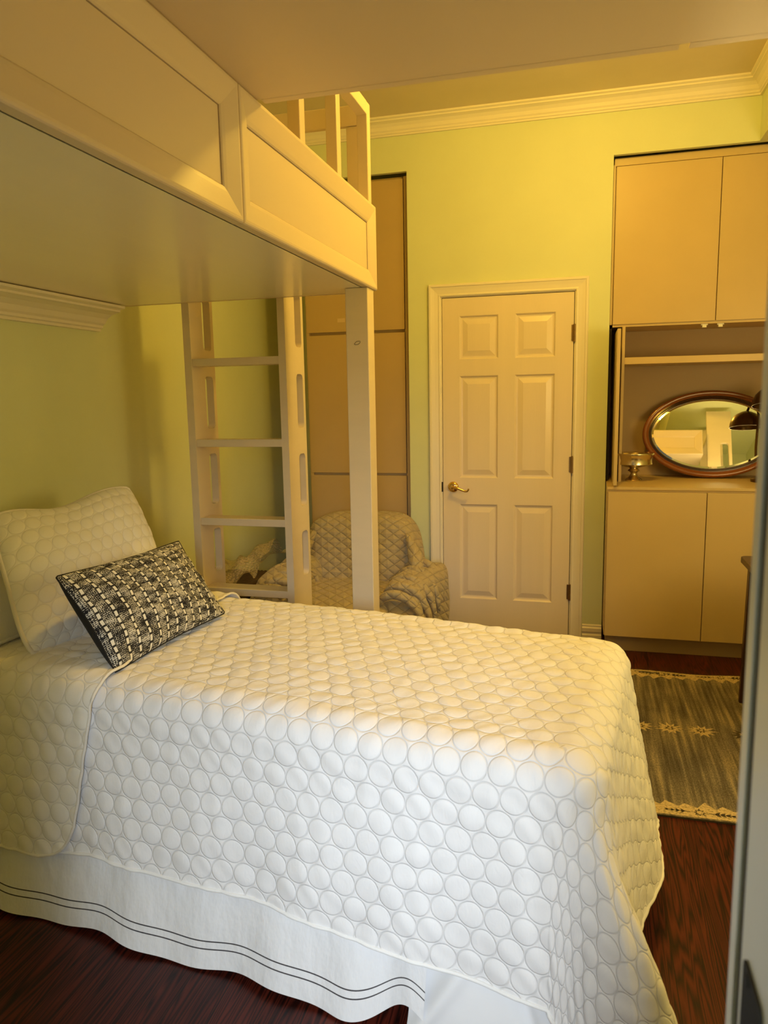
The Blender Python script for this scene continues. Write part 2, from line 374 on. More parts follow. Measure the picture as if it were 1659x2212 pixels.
# hall behind the camera
struct(wall_cells([-1.3, 0.86, 1.22, 3.0], [0, 1.19, 1.81, 2.6], {(1,1)}, -5.37, -5.26).build('wall_hall', HALLP))
CROWN = [(0, 0), (0.012, 0), (0.012, 0.010), (0.018, 0.014), (0.018, 0.024), (0.024, 0.032), (0.030, 0.050), (0.042, 0.066), (0.056, 0.074), (0.062, 0.076), (0.062, 0.084), (0.074, 0.090), (0.074, 0.1), (0, 0.1)]
def crown(z0, hs=0.9, ps=1.0):
    return [(a*ps, z0 + b*hs) for a, b in CROWN]
zb = ZC - 0.092
b = MB(); b.sweep([(1.685, -2.5), (1.685, 0.0), (XL, 0.0)], crown(zb, 0.92), lambda p, d: (p[0], p[1], d)); 
struct(b.build('trim_1', TRIM, auto=35), 'cream crown moulding round the ceiling above the panelled door and soffit', 'crown moulding')
b = MB(); b.sweep([(XL, -1.455), (XL, YF)], crown(1.775, 1.06, 2.15), lambda p, d: (p[0], p[1], d))
struct(b.build('trim_2', TRIM, auto=35), 'cream crown moulding on the left wall under the bunk', 'crown moulding')
BASE = [(0, 0), (0.014, 0), (0.014, 0.020), (0.010, 0.024), (0.010, 0.034), (0.014, 0.040), (0.014, 0.062), (0.008, 0.070), (0.008, 0.078), (0, 0.084)]
b = MB(); b.sweep([(0.957, 0), (0.845, 0)], BASE, lambda p, d: (p[0], p[1], d)); struct(b.build('baseboard_back', TRIM, auto=35))

# ---- six panel door with its casing
d1 = bpy.data.objects.new('door_1', None); COL.objects.link(d1); d1.location = (0, 0, 0); d1['_o'] = [0, 0, 0]
struct(d1, 'cream six-panel door with brass lever in the back wall', 'door')
xs = [0.0, 0.102, 0.333, 0.430, 0.661, 0.762]; zs = [0.008, 0.205, 0.800, 0.962, 1.575, 1.672, 1.925, 2.030]
b = MB(); Yd = 0.002
def quad(x0, x1, z0, z1, y): b.add([(x0,y,z0),(x1,y,z0),(x1,y,z1),(x0,y,z1)], [(0,1,2,3)])
for i in range(5):
    for j in range(7):
        x0, x1, z0, z1 = xs[i], xs[i+1], zs[j], zs[j+1]
        if i in (1, 3) and j in (1, 3, 5):
            prev = None
            for ins, dy in ((0, 0), (0.004, 0.003), (0.010, 0.010), (0.018, 0.011), (0.022, 0.010), (0.048, 0.002), (0.050, 0.0015)):
                ring = [(x0+ins, Yd+dy, z0+ins), (x1-ins, Yd+dy, z0+ins), (x1-ins, Yd+dy, z1-ins), (x0+ins, Yd+dy, z1-ins)]
                if prev: b.add(prev + ring, [(k, (k+1) % 4, 4+(k+1) % 4, 4+k) for k in range(4)])
                prev = ring
            b.add(prev, [(0,1,2,3)])
        else: quad(x0, x1, z0, z1, Yd)
b.add([(0,Yd,.008),(.762,Yd,.008),(.762,Yd,2.03),(0,Yd,2.03),(0,.028,.008),(.762,.028,.008),(.762,.028,2.03),(0,.028,2.03)], [(0,1,5,4),(1,2,6,5),(2,3,7,6),(3,0,4,7),(4,5,6,7)])
slab = b.build('door_slab', DOORP, d1)
CAS = [(0, 0), (0, 0.010), (0.006, 0.013), (0.014, 0.010), (0.034, 0.013), (0.052, 0.018), (0.056, 0.022), (0.066, 0.022), (0.070, 0.018), (0.070, 0)]
b = MB(); b.sweep([(0.772, 0.0), (0.772, 2.040), (-0.010, 2.040), (-0.010, 0.0)], [(-a, d) for a, d in CAS], XZ(0.0)); b.build('casing', TRIM, d1, auto=35)
b = MB(); b.box(-0.012, -0.0035, 0.001, 0.03, 0, 2.042); b.box(0.7655, 0.774, 0.001, 0.03, 0, 2.042); b.box(-0.0035, 0.7655, 0.001, 0.03, 2.034, 2.042); b.build('jamb', TRIM, d1)
b = MB(); b.box(-0.0035, 0.7655, 0.0285, 0.05, 0, 2.034); b.build('gap_shade_sheet', DARKGAP, d1)  # near-black sheet paints the shade in the gap round the slab
for z in (1.80, 1.045, 0.275):
    b = MB(); b.lathe([(0.0, -0.005), (0.0075, -0.002), (0.0075, 0.03), (0.0065, 0.031), (0.0075, 0.032), (0.0075, 0.062), (0.0065, 0.063), (0.0075, 0.064), (0.0075, 0.094), (0, 0.098)], (0.7665, -0.008, z-0.045), 14)
    b.box(0.750, 0.7665, -0.0015, 0.0019, z-0.043, z+0.047); h = b.build('hinge', HINGE, d1, smooth=False); h['label'] = 'dark bronze butt hinge'
lv = MB(); c = (0.062, 0.0, 0.905)
lv.lathe([(0.0, -0.012), (0.014, -0.013), (0.024, -0.010), (0.031, -0.006), (0.0335, 0.0), (0.0335, 0.003)], (c[0], 0.0, c[2]), 32, axis='y')
lv.lathe([(0.0, -0.052), (0.010, -0.051), (0.013, -0.046), (0.012, -0.030), (0.009, -0.02), (0.010, -0.006)], (c[0], 0.0, c[2]), 24, axis='y')
lv.tube([(c[0], -0.044, c[2]+0.002), (c[0]+0.02, -0.05, c[2]+0.003), (c[0]+0.04, -0.051, c[2]-0.004), (c[0]+0.062, -0.051, c[2]-0.013), (c[0]+0.082, -0.051, c[2]-0.020), (c[0]+0.094, -0.051, c[2]-0.019), (c[0]+0.101, -0.051, c[2]-0.010), (c[0]+0.1015, -0.051, c[2]-0.003)], [0.010, 0.0095, 0.008, 0.0072, 0.0065, 0.006, 0.0055, 0.005], 12)
h = lv.build('lever_handle', BRASS, d1, smooth=True, auto=50); h['label'] = 'polished brass lever handle on round rose'
b = MB(); b.box(-0.010, -0.0005, -0.0015, 0.002, 0.875, 0.935); b.build('latch', DARKGAP, d1)

# ---- doorway frame next to the camera
d2 = bpy.data.objects.new('door_2', None); COL.objects.link(d2); d2.location = (0.985, -3.95, 0); d2['_o'] = [0.985, -3.95, 0]
struct(d2, 'greenish white doorway jamb in the right foreground with dark strike plate', 'door frame')
b = MB(); b.box(0.958, 0.985, -4.05, -3.903, 0, 2.04); b.box(0.090, 0.115, -4.05, -3.903, 0, 2.04); b.box(0.115, 0.958, -4.05, -3.897, 2.04, 2.06); b.build('jamb', JAMB, d2, bev=0.002)
b = MB(); b.sweep([(0.9585, 0), (0.9585, 2.045), (0.110, 2.045), (0.110, 0)], [(0, 0), (0, 0.020), (-0.008, 0.022), (-0.05, 0.024), (-0.068, 0.020), (-0.068, 0)], lambda p, d: (p[0], YF + d, p[1])); b.build('casing', JAMB, d2, auto=35)
b = MB(); b.box(0.9615, 0.985, -3.903, -3.8795, 0, 2.05); b.box(0.090, 0.105, -3.903, -3.8795, 0, 2.05); b.build('groove_shade_strip', GROOVESH, d2)  # dark strips paint the shadow gap between jamb and casing
b = MB(); r = 0.008; y0, y1, z0, z1 = -3.978, -3.921, 0.950, 1.018
poly = []
for cx, cz, a0 in ((y1-r, z1-r, 0), (y0+r, z1-r, 90), (y0+r, z0+r, 180), (y1-r, z0+r, 270)):
    for k in range(6): a = math.radians(a0 + 18*k); poly.append((cx + r*math.cos(a), cz + r*math.sin(a)))
b.prism(poly, lambda p, x: (x, p[0], p[1]), 0.9558, 0.9578); sp = b.build('strike_plate', IRON, d2); sp['label'] = 'dark metal strike plate'
for zz in (1.009, 0.959):
    b = MB(); P = [(0.0045*math.cos(a), 0.0045*math.sin(a)) for a in np.linspace(0, 2*math.pi, 14, endpoint=False)]
    b.prism([(p[0]-3.937, p[1]+zz) for p in P], lambda p, x: (x, p[0], p[1]), 0.9548, 0.956); b.build('screw', IRON, sp)

# ------------------------------------------------------------------ built-in wardrobe, left of the door
wa = thing('wardrobe', 'flat tan built-in wardrobe behind the bunk post, left of the panelled door', 'wardrobe', (-0.55, 0.05, 0))
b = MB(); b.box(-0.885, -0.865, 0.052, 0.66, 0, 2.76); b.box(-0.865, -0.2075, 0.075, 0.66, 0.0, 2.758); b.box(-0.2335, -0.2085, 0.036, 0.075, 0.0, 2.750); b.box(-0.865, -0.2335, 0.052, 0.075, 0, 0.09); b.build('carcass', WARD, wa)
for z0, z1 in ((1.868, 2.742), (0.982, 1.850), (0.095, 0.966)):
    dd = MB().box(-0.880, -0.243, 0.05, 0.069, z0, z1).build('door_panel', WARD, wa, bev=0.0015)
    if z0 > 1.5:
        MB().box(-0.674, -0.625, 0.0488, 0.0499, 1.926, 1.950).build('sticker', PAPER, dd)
# ------------------------------------------------------------------ built-in cabinets on the right
YU = 0.05
up = thing('upper_cabinet', 'tan double-door built-in wall cabinet above the oval mirror', 'cabinet', (1.75, 0.2, 1.83))
b = MB(); b.box(0.9575, 2.55, 0.072, 0.60, 1.845, 2.735); b.box(0.9655, 2.55, 0.056, 0.072, 2.698, 2.738); b.box(0.9585, 0.9705, 0.040, 0.072, 1.84, 2.70); b.box(0.9755, 2.55, 0.058, 0.45, 1.828, 1.845); b.build('carcass', CABI, up)
MB().box(0.976, 1.5165, YU, 0.070, 1.842, 2.694).build('door', CABI, up, bev=0.0015)
MB().box(1.5205, 2.06, YU, 0.070, 1.842, 2.694).build('door', CABI, up, bev=0.0015)
MB().box(2.064, 2.55, YU, 0.070, 1.842, 2.694).build('door', CABI, up, bev=0.0015)
for x in (1.465, 1.548):
    b = MB(); b.box(x-0.011, x+0.011, 0.062, 0.085, 1.808, 1.828); b.box(x-0.018, x+0.018, 0.064, 0.07, 1.820, 1.828); c = b.build('catch', PLAST, up, bev=0.001); c['label'] = 'small white cupboard catch'
op = thing('open_cabinet', 'open tan niche with one shelf and folded pocket doors, holding the mirror', 'cabinet', (1.75, 0.2, 0.95))
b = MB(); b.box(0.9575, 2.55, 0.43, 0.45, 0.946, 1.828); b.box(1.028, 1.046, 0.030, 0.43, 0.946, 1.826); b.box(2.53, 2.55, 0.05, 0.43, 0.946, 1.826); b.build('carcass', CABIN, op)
MB().box(1.0305, 1.0445, 0.022, 0.0299, 0.946, 1.826).build('edge_strip', CABI, op)
MB().box(1.0465, 2.53, 0.05, 0.425, 1.618, 1.656).build('shelf', CABI, op, bev=0.001)
b = MB(); b.box(0.992, 1.010, -0.262, 0.40, 0.955, 1.794); b.build('pocket_door', CABI, op, bev=0.001)
b = MB(); b.box(0.9605, 0.972, 0.05, 0.40, 0.955, 1.82); b.build('pocket_gap_shade', DARKGAP, op)  # near-black strip paints the shade in the gap beside the pocket door
lo = thing('lower_cabinet', 'tan base cabinet with plain doors standing on the wood floor', 'cabinet', (1.75, 0.1, 0))
b = MB(); b.box(0.9615, 2.55, -0.228, 0.44, 0.096, 0.930); b.build('carcass', CABI, lo)
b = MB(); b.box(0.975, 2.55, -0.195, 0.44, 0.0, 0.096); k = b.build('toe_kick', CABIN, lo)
MB().box(0.9665, 1.4715, -0.25, -0.229, 0.098, 0.918).build('door', CABI, lo, bev=0.0015)
MB().box(1.4755, 1.978, -0.25, -0.229, 0.098, 0.918).build('door', CABI, lo, bev=0.0015)
MB().box(1.982, 2.55, -0.25, -0.229, 0.098, 0.918).build('door', CABI, lo, bev=0.0015)
b = MB(); b.box(0.9615, 2.55, -0.243, 0.44, 0.9305, 0.9455); b.build('countertop', CABI, lo, bev=0.001)

# ---- oval mirror leaning in the niche
def local(bm_fn, M4):
    pass
mi = thing('oval_mirror', 'oval mirror in a dark wooden frame leaning in the niche', 'mirror', (1.567, 0.27, 0.9456))
A, B, TAU = 0.392, 0.262, math.radians(13)
def mp_(a, b_, d):        # a across, b up the mirror plane, d towards viewer
    zc_ = 0.9475 + B*math.cos(TAU)
    return (1.567 + a, 0.302 + b_*math.sin(TAU) - d*math.cos(TAU), zc_ + 0.004 + b_*math.cos(TAU) + d*math.sin(TAU))
def oval(prof, n=110):
    P = np.zeros((n, len(prof), 3))
    for i in range(n):
        t = 2*math.pi*i/n; ca, sa = math.cos(t), math.sin(t)
        nx, nz = ca/A, sa/B; q = math.hypot(nx, nz); nx /= q; nz /= q
        for j, (o, d) in enumerate(prof): P[i, j] = mp_(A*ca - nx*o, B*sa - nz*o, d)
    return P
b = MB(); b.grid(oval([(0.0, -0.012), (0, 0.004), (0.004, 0.012), (0.012, 0.016), (0.022, 0.013), (0.030, 0.007), (0.034, 0.008), (0.034, -0.012)]), True, True); b.build('frame', MFRAME, mi, smooth=True, auto=50)
b = MB(); b.grid(oval([(0.034, -0.012), (0.034, 0.009), (0.040, 0.010), (0.044, 0.004), (0.049, 0.005), (0.054, -0.001), (0.054, -0.012)]), True, True); b.build('inner_moulding', MFRAMED, mi, smooth=True, auto=50)
b = MB(); P = oval([(0.050, -0.003), (0.064, 0.0)]); b.grid(P, True, False); n0 = len(b.v); b.v += [tuple(p) for p in P[:, 1]]; b.f.append(tuple(range(n0, n0 + len(P)))); b.m.append(0); g = b.build('glass', MIRROR, mi)
b = MB(); b.grid(oval([(0.05, -0.012), (0.05, -0.011), (0.2, -0.011), (0.2, -0.012)]), True, True); b.build('backing', DARKW, mi)

# ---- pedestal bowl
tag(MB().lathe([(0, 0.004), (0.044, 0.0), (0.048, 0.006), (0.044, 0.012), (0.030, 0.020), (0.020, 0.034), (0.017, 0.046), (0.024, 0.054), (0.034, 0.058), (0.030, 0.066), (0.022, 0.072), (0.028, 0.078), (0.055, 0.084), (0.103, 0.100), (0.100, 0.122), (0.105, 0.150), (0.111, 0.160), (0.109, 0.164), (0.088, 0.158), (0.097, 0.125), (0.082, 0.100), (0.04, 0.090), (0, 0.088)], (0, 0, 0), 48).build('pedestal_bowl', SILVER, smooth=True, auto=60), 'aged silver pedestal bowl on the niche counter beside the oval mirror', 'bowl').location = (1.118, 0.085, 0.9456)

# ---- desk lamp
la = thing('desk_lamp', 'dark bronze dome desk lamp in front of the mirror, partly behind the doorway jamb', 'lamp', (1.80, 0.12, 0.9456))
MB().lathe([(0, 0.03), (0.03, 0.03), (0.075, 0.024), (0.085, 0.016), (0.085, 0.0), (0, 0.0)], (1.835, 0.10, 0.9456), 36).build('base', BRONZE, la, smooth=True, auto=50)
b = MB(); b.tube([(1.835, 0.10, 0.965), (1.845, 0.11, 1.2), (1.865, 0.13, 1.40), (1.86, 0.12, 1.48), (1.83, 0.06, 1.495), (1.822, 0.03, 1.472)], 0.008, 12); b.build('stem', BRONZE, la, smooth=True)
P = [(0.012, 0.105), (0.03, 0.10), (0.06, 0.084), (0.082, 0.06), (0.094, 0.03), (0.098, 0.0), (0.096, 0.0), (0.09, 0.03), (0.078, 0.058), (0.05, 0.082), (0.012, 0.095)]
b = MB(); b.lathe(P, (0, 0, 0), 40); R = Matrix.Rotation(math.radians(-14), 3, 'X'); b.v = [tuple(Vector((1.816, 0.01, 1.372)) + R @ Vector(p)) for p in b.v]; b.build('shade', BRONZE, la, smooth=True, auto=60)

# ---- dark wood table
tb = thing('table', 'dark wooden table with tapered legs on the rug beside the cabinets', 'table', (1.9, -1.25, 0))
poly = []; r = 0.03
for cx, cy, a0 in ((2.28-r, -0.81-r, 0), (1.54+r, -0.81-r, 90), (1.54+r, -1.72+r, 180), (2.28-r, -1.72+r, 270)):
    for k in range(6): a = math.radians(a0 + 18*k); poly.append((cx + r*math.cos(a), cy + r*math.sin(a)))
b = MB(); b.prism(poly, lambda p, z: (p[0], p[1], z), 0.672, 0.70); b.build('tabletop', DARKW, tb, bev=0.004)
b = MB(); b.box(1.60, 2.20, -0.90, -0.88, 0.59, 0.671); b.box(1.60, 2.20, -1.65, -1.63, 0.59, 0.671); b.box(1.60, 1.62, -1.63, -0.90, 0.59, 0.671); b.box(2.18, 2.20, -1.63, -0.90, 0.59, 0.671); b.build('apron', DARKW, tb)
for x, y in ((1.590, -0.875), (2.19, -0.875), (1.590, -1.655), (2.19, -1.655)):
    b = MB(); s0, s1 = 0.022, 0.013; dx = -0.018 if x < 1.9 else 0.018; dy = 0.015 if y > -1.2 else -0.015
    b.add([(x+dx-s1, y+dy-s1, 0.0085), (x+dx+s1, y+dy-s1, 0.0085), (x+dx+s1, y+dy+s1, 0.0085), (x+dx-s1, y+dy+s1, 0.0085), (x-s0, y-s0, 0.671), (x+s0, y-s0, 0.671), (x+s0, y+s0, 0.671), (x-s0, y+s0, 0.671)], [(3,2,1,0),(4,5,6,7),(0,1,5,4),(1,2,6,5),(2,3,7,6),(3,0,4,7)]); b.build('leg', DARKW, tb, bev=0.003)

# ---- rug
RX0, RX1, RY0, RY1 = 0.86, 2.35, -1.945, -0.535
b = MB(); nx, ny = 75, 70
gx = np.linspace(RX0, RX1, nx); gy = np.linspace(RY0, RY1, ny); GX, GY = np.meshgrid(gx, gy, indexing='ij')
wav = 0.012*ss(GY, -0.62, RY1)*(0.5+0.5*np.sin(GX*11+1.2)); GYs = GY + 0.012*np.sin(GX*9)*ss(GY, -0.75, RY1)
T = np.stack([GX, GYs, 0.008 + wav], -1); b.grid(T)
for ed in (T[0], T[-1], T[:, 0], T[:, -1]):
    lowp = ed.copy(); lowp[:, 2] = 0.0005 + (0*lowp[:, 2]); b.grid(np.stack([ed, lowp], 0), mi=2)
def rz(x, y): return 0.0086 + 0.012*float(ss(np.array(y), -0.62, RY1))*(0.5+0.5*math.sin(x*11+1.2)), y + 0.012*math.sin(x*9)*float(ss(np.array(y), -0.75, RY1))
def rpoly(pts, mi, lift=0.0):
    vs = []
    for x, y in pts: z, yy = rz(x, y); vs.append((x, yy, z+lift))
    b.add(vs, [tuple(range(len(vs)))], mi)
def strip(y0, y1, mi, lift=0.0):
    X = np.linspace(RX0+0.002, RX1-0.002, 60)
    for i in range(59): rpoly([(X[i], y0), (X[i+1], y0), (X[i+1], y1), (X[i], y1)], mi, lift)
strip(RY0+0.008, RY0+0.072, 1); strip(RY1-0.06, RY1-0.008, 1)
def blob(cx, cy, rad, n, mi, lift, jag=0.4, sy=1.0, ph=0):
    pts = []
    for k in range(2*n):
        a = math.pi*k/n + ph; rr = rad*(1 if k % 2 == 0 else jag)*random.uniform(0.8, 1.15); pts.append((cx + rr*math.cos(a), cy + rr*math.sin(a)*sy))
    z0, yy = rz(cx, cy); base = len(b.v); b.v.append((cx, yy, z0+lift))
    for x, y in pts: z, y2 = rz(x, y); b.v.append((x, y2, z+lift))
    for k in range(2*n): b.f.append((base, base+1+k, base+1+(k+1) % (2*n))); b.m.append(mi)
for ysgn, yb in ((1, RY0+0.072), (-1, RY1-0.06)):
    for k in range(24):                       # scalloped distressed inner edge
        x = RX0+0.04 + k*0.062
        if x < RX1-0.04: rpoly([(x-0.028, yb), (x+0.028, yb), (x+random.uniform(-.01,.01), yb+ysgn*random.uniform(0.018, 0.045))], 1, 0.0002)
def sprig(cx, cy, s, sg):
    rpoly([(cx, cy-0.0018), (cx+sg*0.085*s, cy-0.0012), (cx+sg*0.085*s, cy+0.0012), (cx, cy+0.0018)], 2, 0.0006)
    for k in range(4):
        x = cx + sg*(0.025+0.017*k)*s; h = (0.016-0.0028*k)
        for q in (-1, 1): rpoly([(x-0.006, cy), (x+0.008, cy), (x+sg*0.014, cy+q*h), (x+sg*0.002, cy+q*h*0.7)], 2, 0.0006)
for cx in (0.96, 1.245, 1.53, 1.815, 2.1):
    for cy in (RY0+0.040, RY1-0.034):
        sprig(cx+0.03, cy, 1, 1); sprig(cx-0.03, cy, 1, -1); blob(cx, cy, 0.024, 8, 2, 0.0005, 0.5); blob(cx, cy, 0.013, 8, 1, 0.0008, 0.7)
for i, cx in enumerate((0.98, 1.095, 1.218, 1.345, 1.515, 1.66, 1.80, 1.95, 2.1)):
    cy = -1.225; mi = 2 if cx == 1.515 else 1
    blob(cx, cy, 0.060, 11, mi, 0.0003, 0.52, 1.0); blob(cx, cy, 0.026, 7, 2 if mi == 1 else 1, 0.0006, 0.5, 0.9); blob(cx, cy, 0.012, 6, mi, 0.0009, 0.6)
    rpoly([(cx+0.05, cy-0.004), (cx+0.075, cy), (cx+0.05, cy+0.004)], mi, 0.0003)
for cx, cy in ((1.66, -0.78), (1.62, -1.02), (1.98, -0.8)): blob(cx, cy, 0.06, 9, 1, 0.0003, 0.35, 0.8)
ru = b.build('rug', [RUG, RUGC, RUGD]); tag(ru, 'distressed olive and cream rug with star medallions on the wood floor', 'rug')

# ------------------------------------------------------------------ upper bunk along the left wall
BZ, BT, BX, BE, BM = 1.885, 2.2125, 0.006, -1.455, -2.70
bk = thing('loft_bunk', 'cream framed loft bunk along the left wall on a square post', 'bunk bed', (-0.65, -2.6, 0))
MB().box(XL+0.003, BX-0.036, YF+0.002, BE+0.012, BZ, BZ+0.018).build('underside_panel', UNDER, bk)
MB().box(XL+0.003, BX-0.034, BE+0.014, BE+0.045, BZ, BT).build('end_board', BUNKP, bk, bev=0.003)
FR = [(0, -0.034), (0, -0.005), (0.002, -0.001), (0.006, 0.001), (0.012, 0.001), (0.060, -0.011), (0.070, -0.0145), (0.0735, -0.0175), (0.0735, -0.034)]
def panel(y0, y1, name='side'):
    o = MB().box(BX-0.038, BX-0.026, y0+0.0755, y1-0.0755, BZ+0.0755, BT-0.0755).build('side_panel', BUNKP, bk)
    b = MB(); b.sweep([(y0, BZ), (y1, BZ), (y1, BT), (y0, BT)], FR, lambda p, d: (BX + d - 0.006, p[0], p[1]), closed=True); b.build('panel_frame', BUNKP, o, auto=30)
panel(YF+0.004, BM-0.001); panel(BM+0.001, BE+0.0)
b = MB(); b.box(BX-0.062, BX-0.041, YF+0.004, BE, BZ+0.03, BT); b.build('side_rail', BUNKP, bk, bev=0.003)
po = MB().box(-0.101, -0.0075, -1.577, -1.487, 0, BZ-0.001).build('post', WHITE, bk, bev=0.003)
b = MB(); pts = [(-0.053+0.012*math.cos(a)*(1+0.2*math.sin(2*a)), -1.5775, 1.670+0.0065*math.sin(a)+0.2*0.012*math.cos(a)) for a in np.linspace(0.4, 6.4, 26)]; b.tube(pts, 0.0009, 6); b.build('pencil_mark', PENCIL, po)
GT = 2.58
for y in (-2.249, -1.898):
    MB().box(-0.046, -0.006, y-0.022, y+0.022, BT-0.002, GT-0.05).build('baluster', BUNKP, bk, bev=0.003)
MB().box(-0.046, -0.003, -1.548, -1.505, BT-0.002, GT-0.001).build('corner_post', BUNKP, bk, bev=0.003)
MB().box(-0.115, -0.05, BE-0.009, BE+0.008, BT-0.002, GT-0.056).build('corner_post', BUNKP, bk, bev=0.003)
MB().box(-0.046, -0.003, -2.55, -1.5485, GT-0.05, GT).build('guard_rail', BUNKP, bk, bev=0.003)
MB().box(XL+0.004, -0.049, BE-0.012, BE+0.012, GT-0.055, GT+0.022).build('guard_rail', BUNKP, bk, bev=0.003)
for x in (-0.42, -1.30): MB().box(x-0.03, x+0.03, BE-0.010, BE+0.009, BT-0.002, GT-0.055).build('baluster', BUNKP, bk, bev=0.003)
MB().box(XL+0.02, -0.075, YF+0.03, BE-0.03, BZ+0.03, BT+0.03).build('mattress', SHEET, bk, bev=0.04)

# ---- second loft over the camera
lf = thing('overhead_loft', 'flat cream underside of the overhead loft bed crossing the top of the photo', 'bunk bed', (1.0, -3.2, 0))
LZ, LE, LX1 = 2.213, -2.585, 1.96
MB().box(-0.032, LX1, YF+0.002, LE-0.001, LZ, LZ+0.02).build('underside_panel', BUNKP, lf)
for x0, x1 in ((0.0085, 1.017), (1.039, LX1)):
    o = MB().box(x0+0.01, x1-0.01, LE+0.001, LE+0.014, LZ+0.06, LZ+0.20).build('front_panel', BUNKP, lf)
    b = MB(); b.sweep([(x0, LZ), (x1, LZ), (x1, LZ+0.26), (x0, LZ+0.26)], FR, lambda p, d: (p[0], LE + 0.032 + d, p[1]), closed=True); b.build('panel_frame', BUNKP, o, auto=30)
MB().box(0.02, LX1-0.01, YF+0.03, LE-0.02, LZ+0.03, LZ+0.25).build('mattress', SHEET, lf, bev=0.04)

# ---- ladder
def slot_poly(y0, y1, z0, z1, r, n=5):
    P = []
    for cy, cz, a0 in ((y1-r, z1-r, 0), (y0+r, z1-r, 90), (y0+r, z0+r, 180), (y1-r, z0+r, 270)):
        for k in range(n): a = math.radians(a0 + 90*k/(n-1)); P.append((cy + r*math.cos(a), cz + r*math.sin(a)))
    return P
LW, LD, TZ = 0.495, 0.222, (0.578, 0.912, 1.277, 1.642, 2.0)
ld = thing('ladder', 'cream slotted-rail ladder behind the bed, leaning at the bunk end', 'ladder', (-0.685, -1.285, 0))
ZTOP = 2.20
def rail_mesh(x0, x1, ox, oy):
    b = MB(); y0, y1 = -LD/2, LD/2; s0, s1 = y0+0.118, y0+0.196
    sl = []
    for k in range(len(TZ)-1): sl.append((TZ[k] + (0.045 if k else 0.045), TZ[k+1] - 0.075))
    fn = lambda p, x: (x, p[0], p[1])
    rr = 0.022
    # front strip, back strip and bridges between the slots
    b.prism([(y0, 0), (s0, 0), (s0, ZTOP), (y0, ZTOP)], fn, x0, x1); b.prism([(s1, 0), (y1, 0), (y1, ZTOP), (s1, ZTOP)], fn, x0, x1)
    lowz = 0.0
    for z0, z1 in sl + [(ZTOP, None)]:
        b.prism([(s0, lowz), (s1, lowz), (s1, z0), (s0, z0)], fn, x0, x1); lowz = z1
    for z0, z1 in sl:                        # rounded slot ends
        for zc_, sg in ((z0, 1), (z1, -1)):
            for yc, sy in ((s0, 1), (s1, -1)):
                arc = [(yc + sy*(rr - rr*math.cos(a)), zc_ + sg*(rr - rr*math.sin(a))) for a in np.linspace(0, math.pi/2, 6)]
                b.prism([(yc, zc_)] + arc, fn, x0, x1)
    b.v = [(p[0]+ox, p[1]+oy, p[2]) for p in b.v]; return b
ox, oy = -0.685, -1.285
rail_mesh(-LW/2, -LW/2+0.036, ox, oy).build('rail', WHITE, ld)
rail_mesh(LW/2-0.034, LW/2, ox, oy).build('rail', WHITE, ld)
for z in TZ: MB().box(ox-LW/2+0.0365, ox+LW/2-0.0345, oy-LD/2+0.004, oy-LD/2+0.098, z-0.034, z).build('tread', WHITE, ld, bev=0.002)
def dup(root, loc, rz, label):
    r_ = root.copy(); COL.objects.link(r_); r_.location = loc; r_.rotation_euler = (0, 0, rz); r_['label'] = label
    r_.scale = (1, 1, 1.225)
    for ch in list(root.children):
        c = ch.copy(); COL.objects.link(c); c.parent = r_
        for g_ in ch.children: d = g_.copy(); COL.objects.link(d); d.parent = c
    return r_
dup(ld, (LX1+0.16, -2.86, 0), math.radians(-90), 'cream ladder at the end of the overhead loft, seen only in the mirror')
# pillow and bedding on the loft (seen in the mirror)
def pillow(c4, thick, n=44, pinch=0.0, nu=0, nose=3.0, rnd=0.0):
    # c4: BL, BR, TR, TL ; returns front/back grids + uv
    BL, BR, TR, TL = [np.array(p, float) for p in c4]
    u = np.linspace(0, 1, n); U, V = np.meshgrid(u, u, indexing='ij')
    x, y = 2*U-1, 2*V-1
    U2 = 0.5 + 0.5*x*(1 - pinch*(1-y*y)); V2 = 0.5 + 0.5*y*(1 - pinch*(1-x*x))
    if rnd:
        X2, Y2 = 2*U2-1, 2*V2-1; U2, V2 = 0.5+0.5*X2*np.sqrt(1-rnd*Y2**4), 0.5+0.5*Y2*np.sqrt(1-rnd*X2**4)
    P = ((1-U2)*(1-V2))[...,None]*BL + (U2*(1-V2))[...,None]*BR + (U2*V2)[...,None]*TR + ((1-U2)*V2)[...,None]*TL
    nr = np.cross(BR-BL, TL-BL); nr /= np.linalg.norm(nr)
    pr = (np.clip(1-np.abs(x)**nose, 0, 1)**0.55)*(np.clip(1-np.abs(y)**nose, 0, 1)**0.55)
    return P, nr, pr*thick/2, U, V
P, nr, T_, U, V = pillow(((0.85, -2.85, 2.55), (1.55, -2.85, 2.55), (1.55, -3.35, 2.58), (0.85, -3.35, 2.58)), 0.16)
b = MB(); b.grid(P + nr*T_[...,None]); b.grid(P - nr*(T_*0.3)[...,None]); tag(b.build('pillow', SHEET, smooth=True, org=(1.15, -3.1, 2.47)), 'white pillow on the overhead loft, seen only in the mirror', 'pillow')

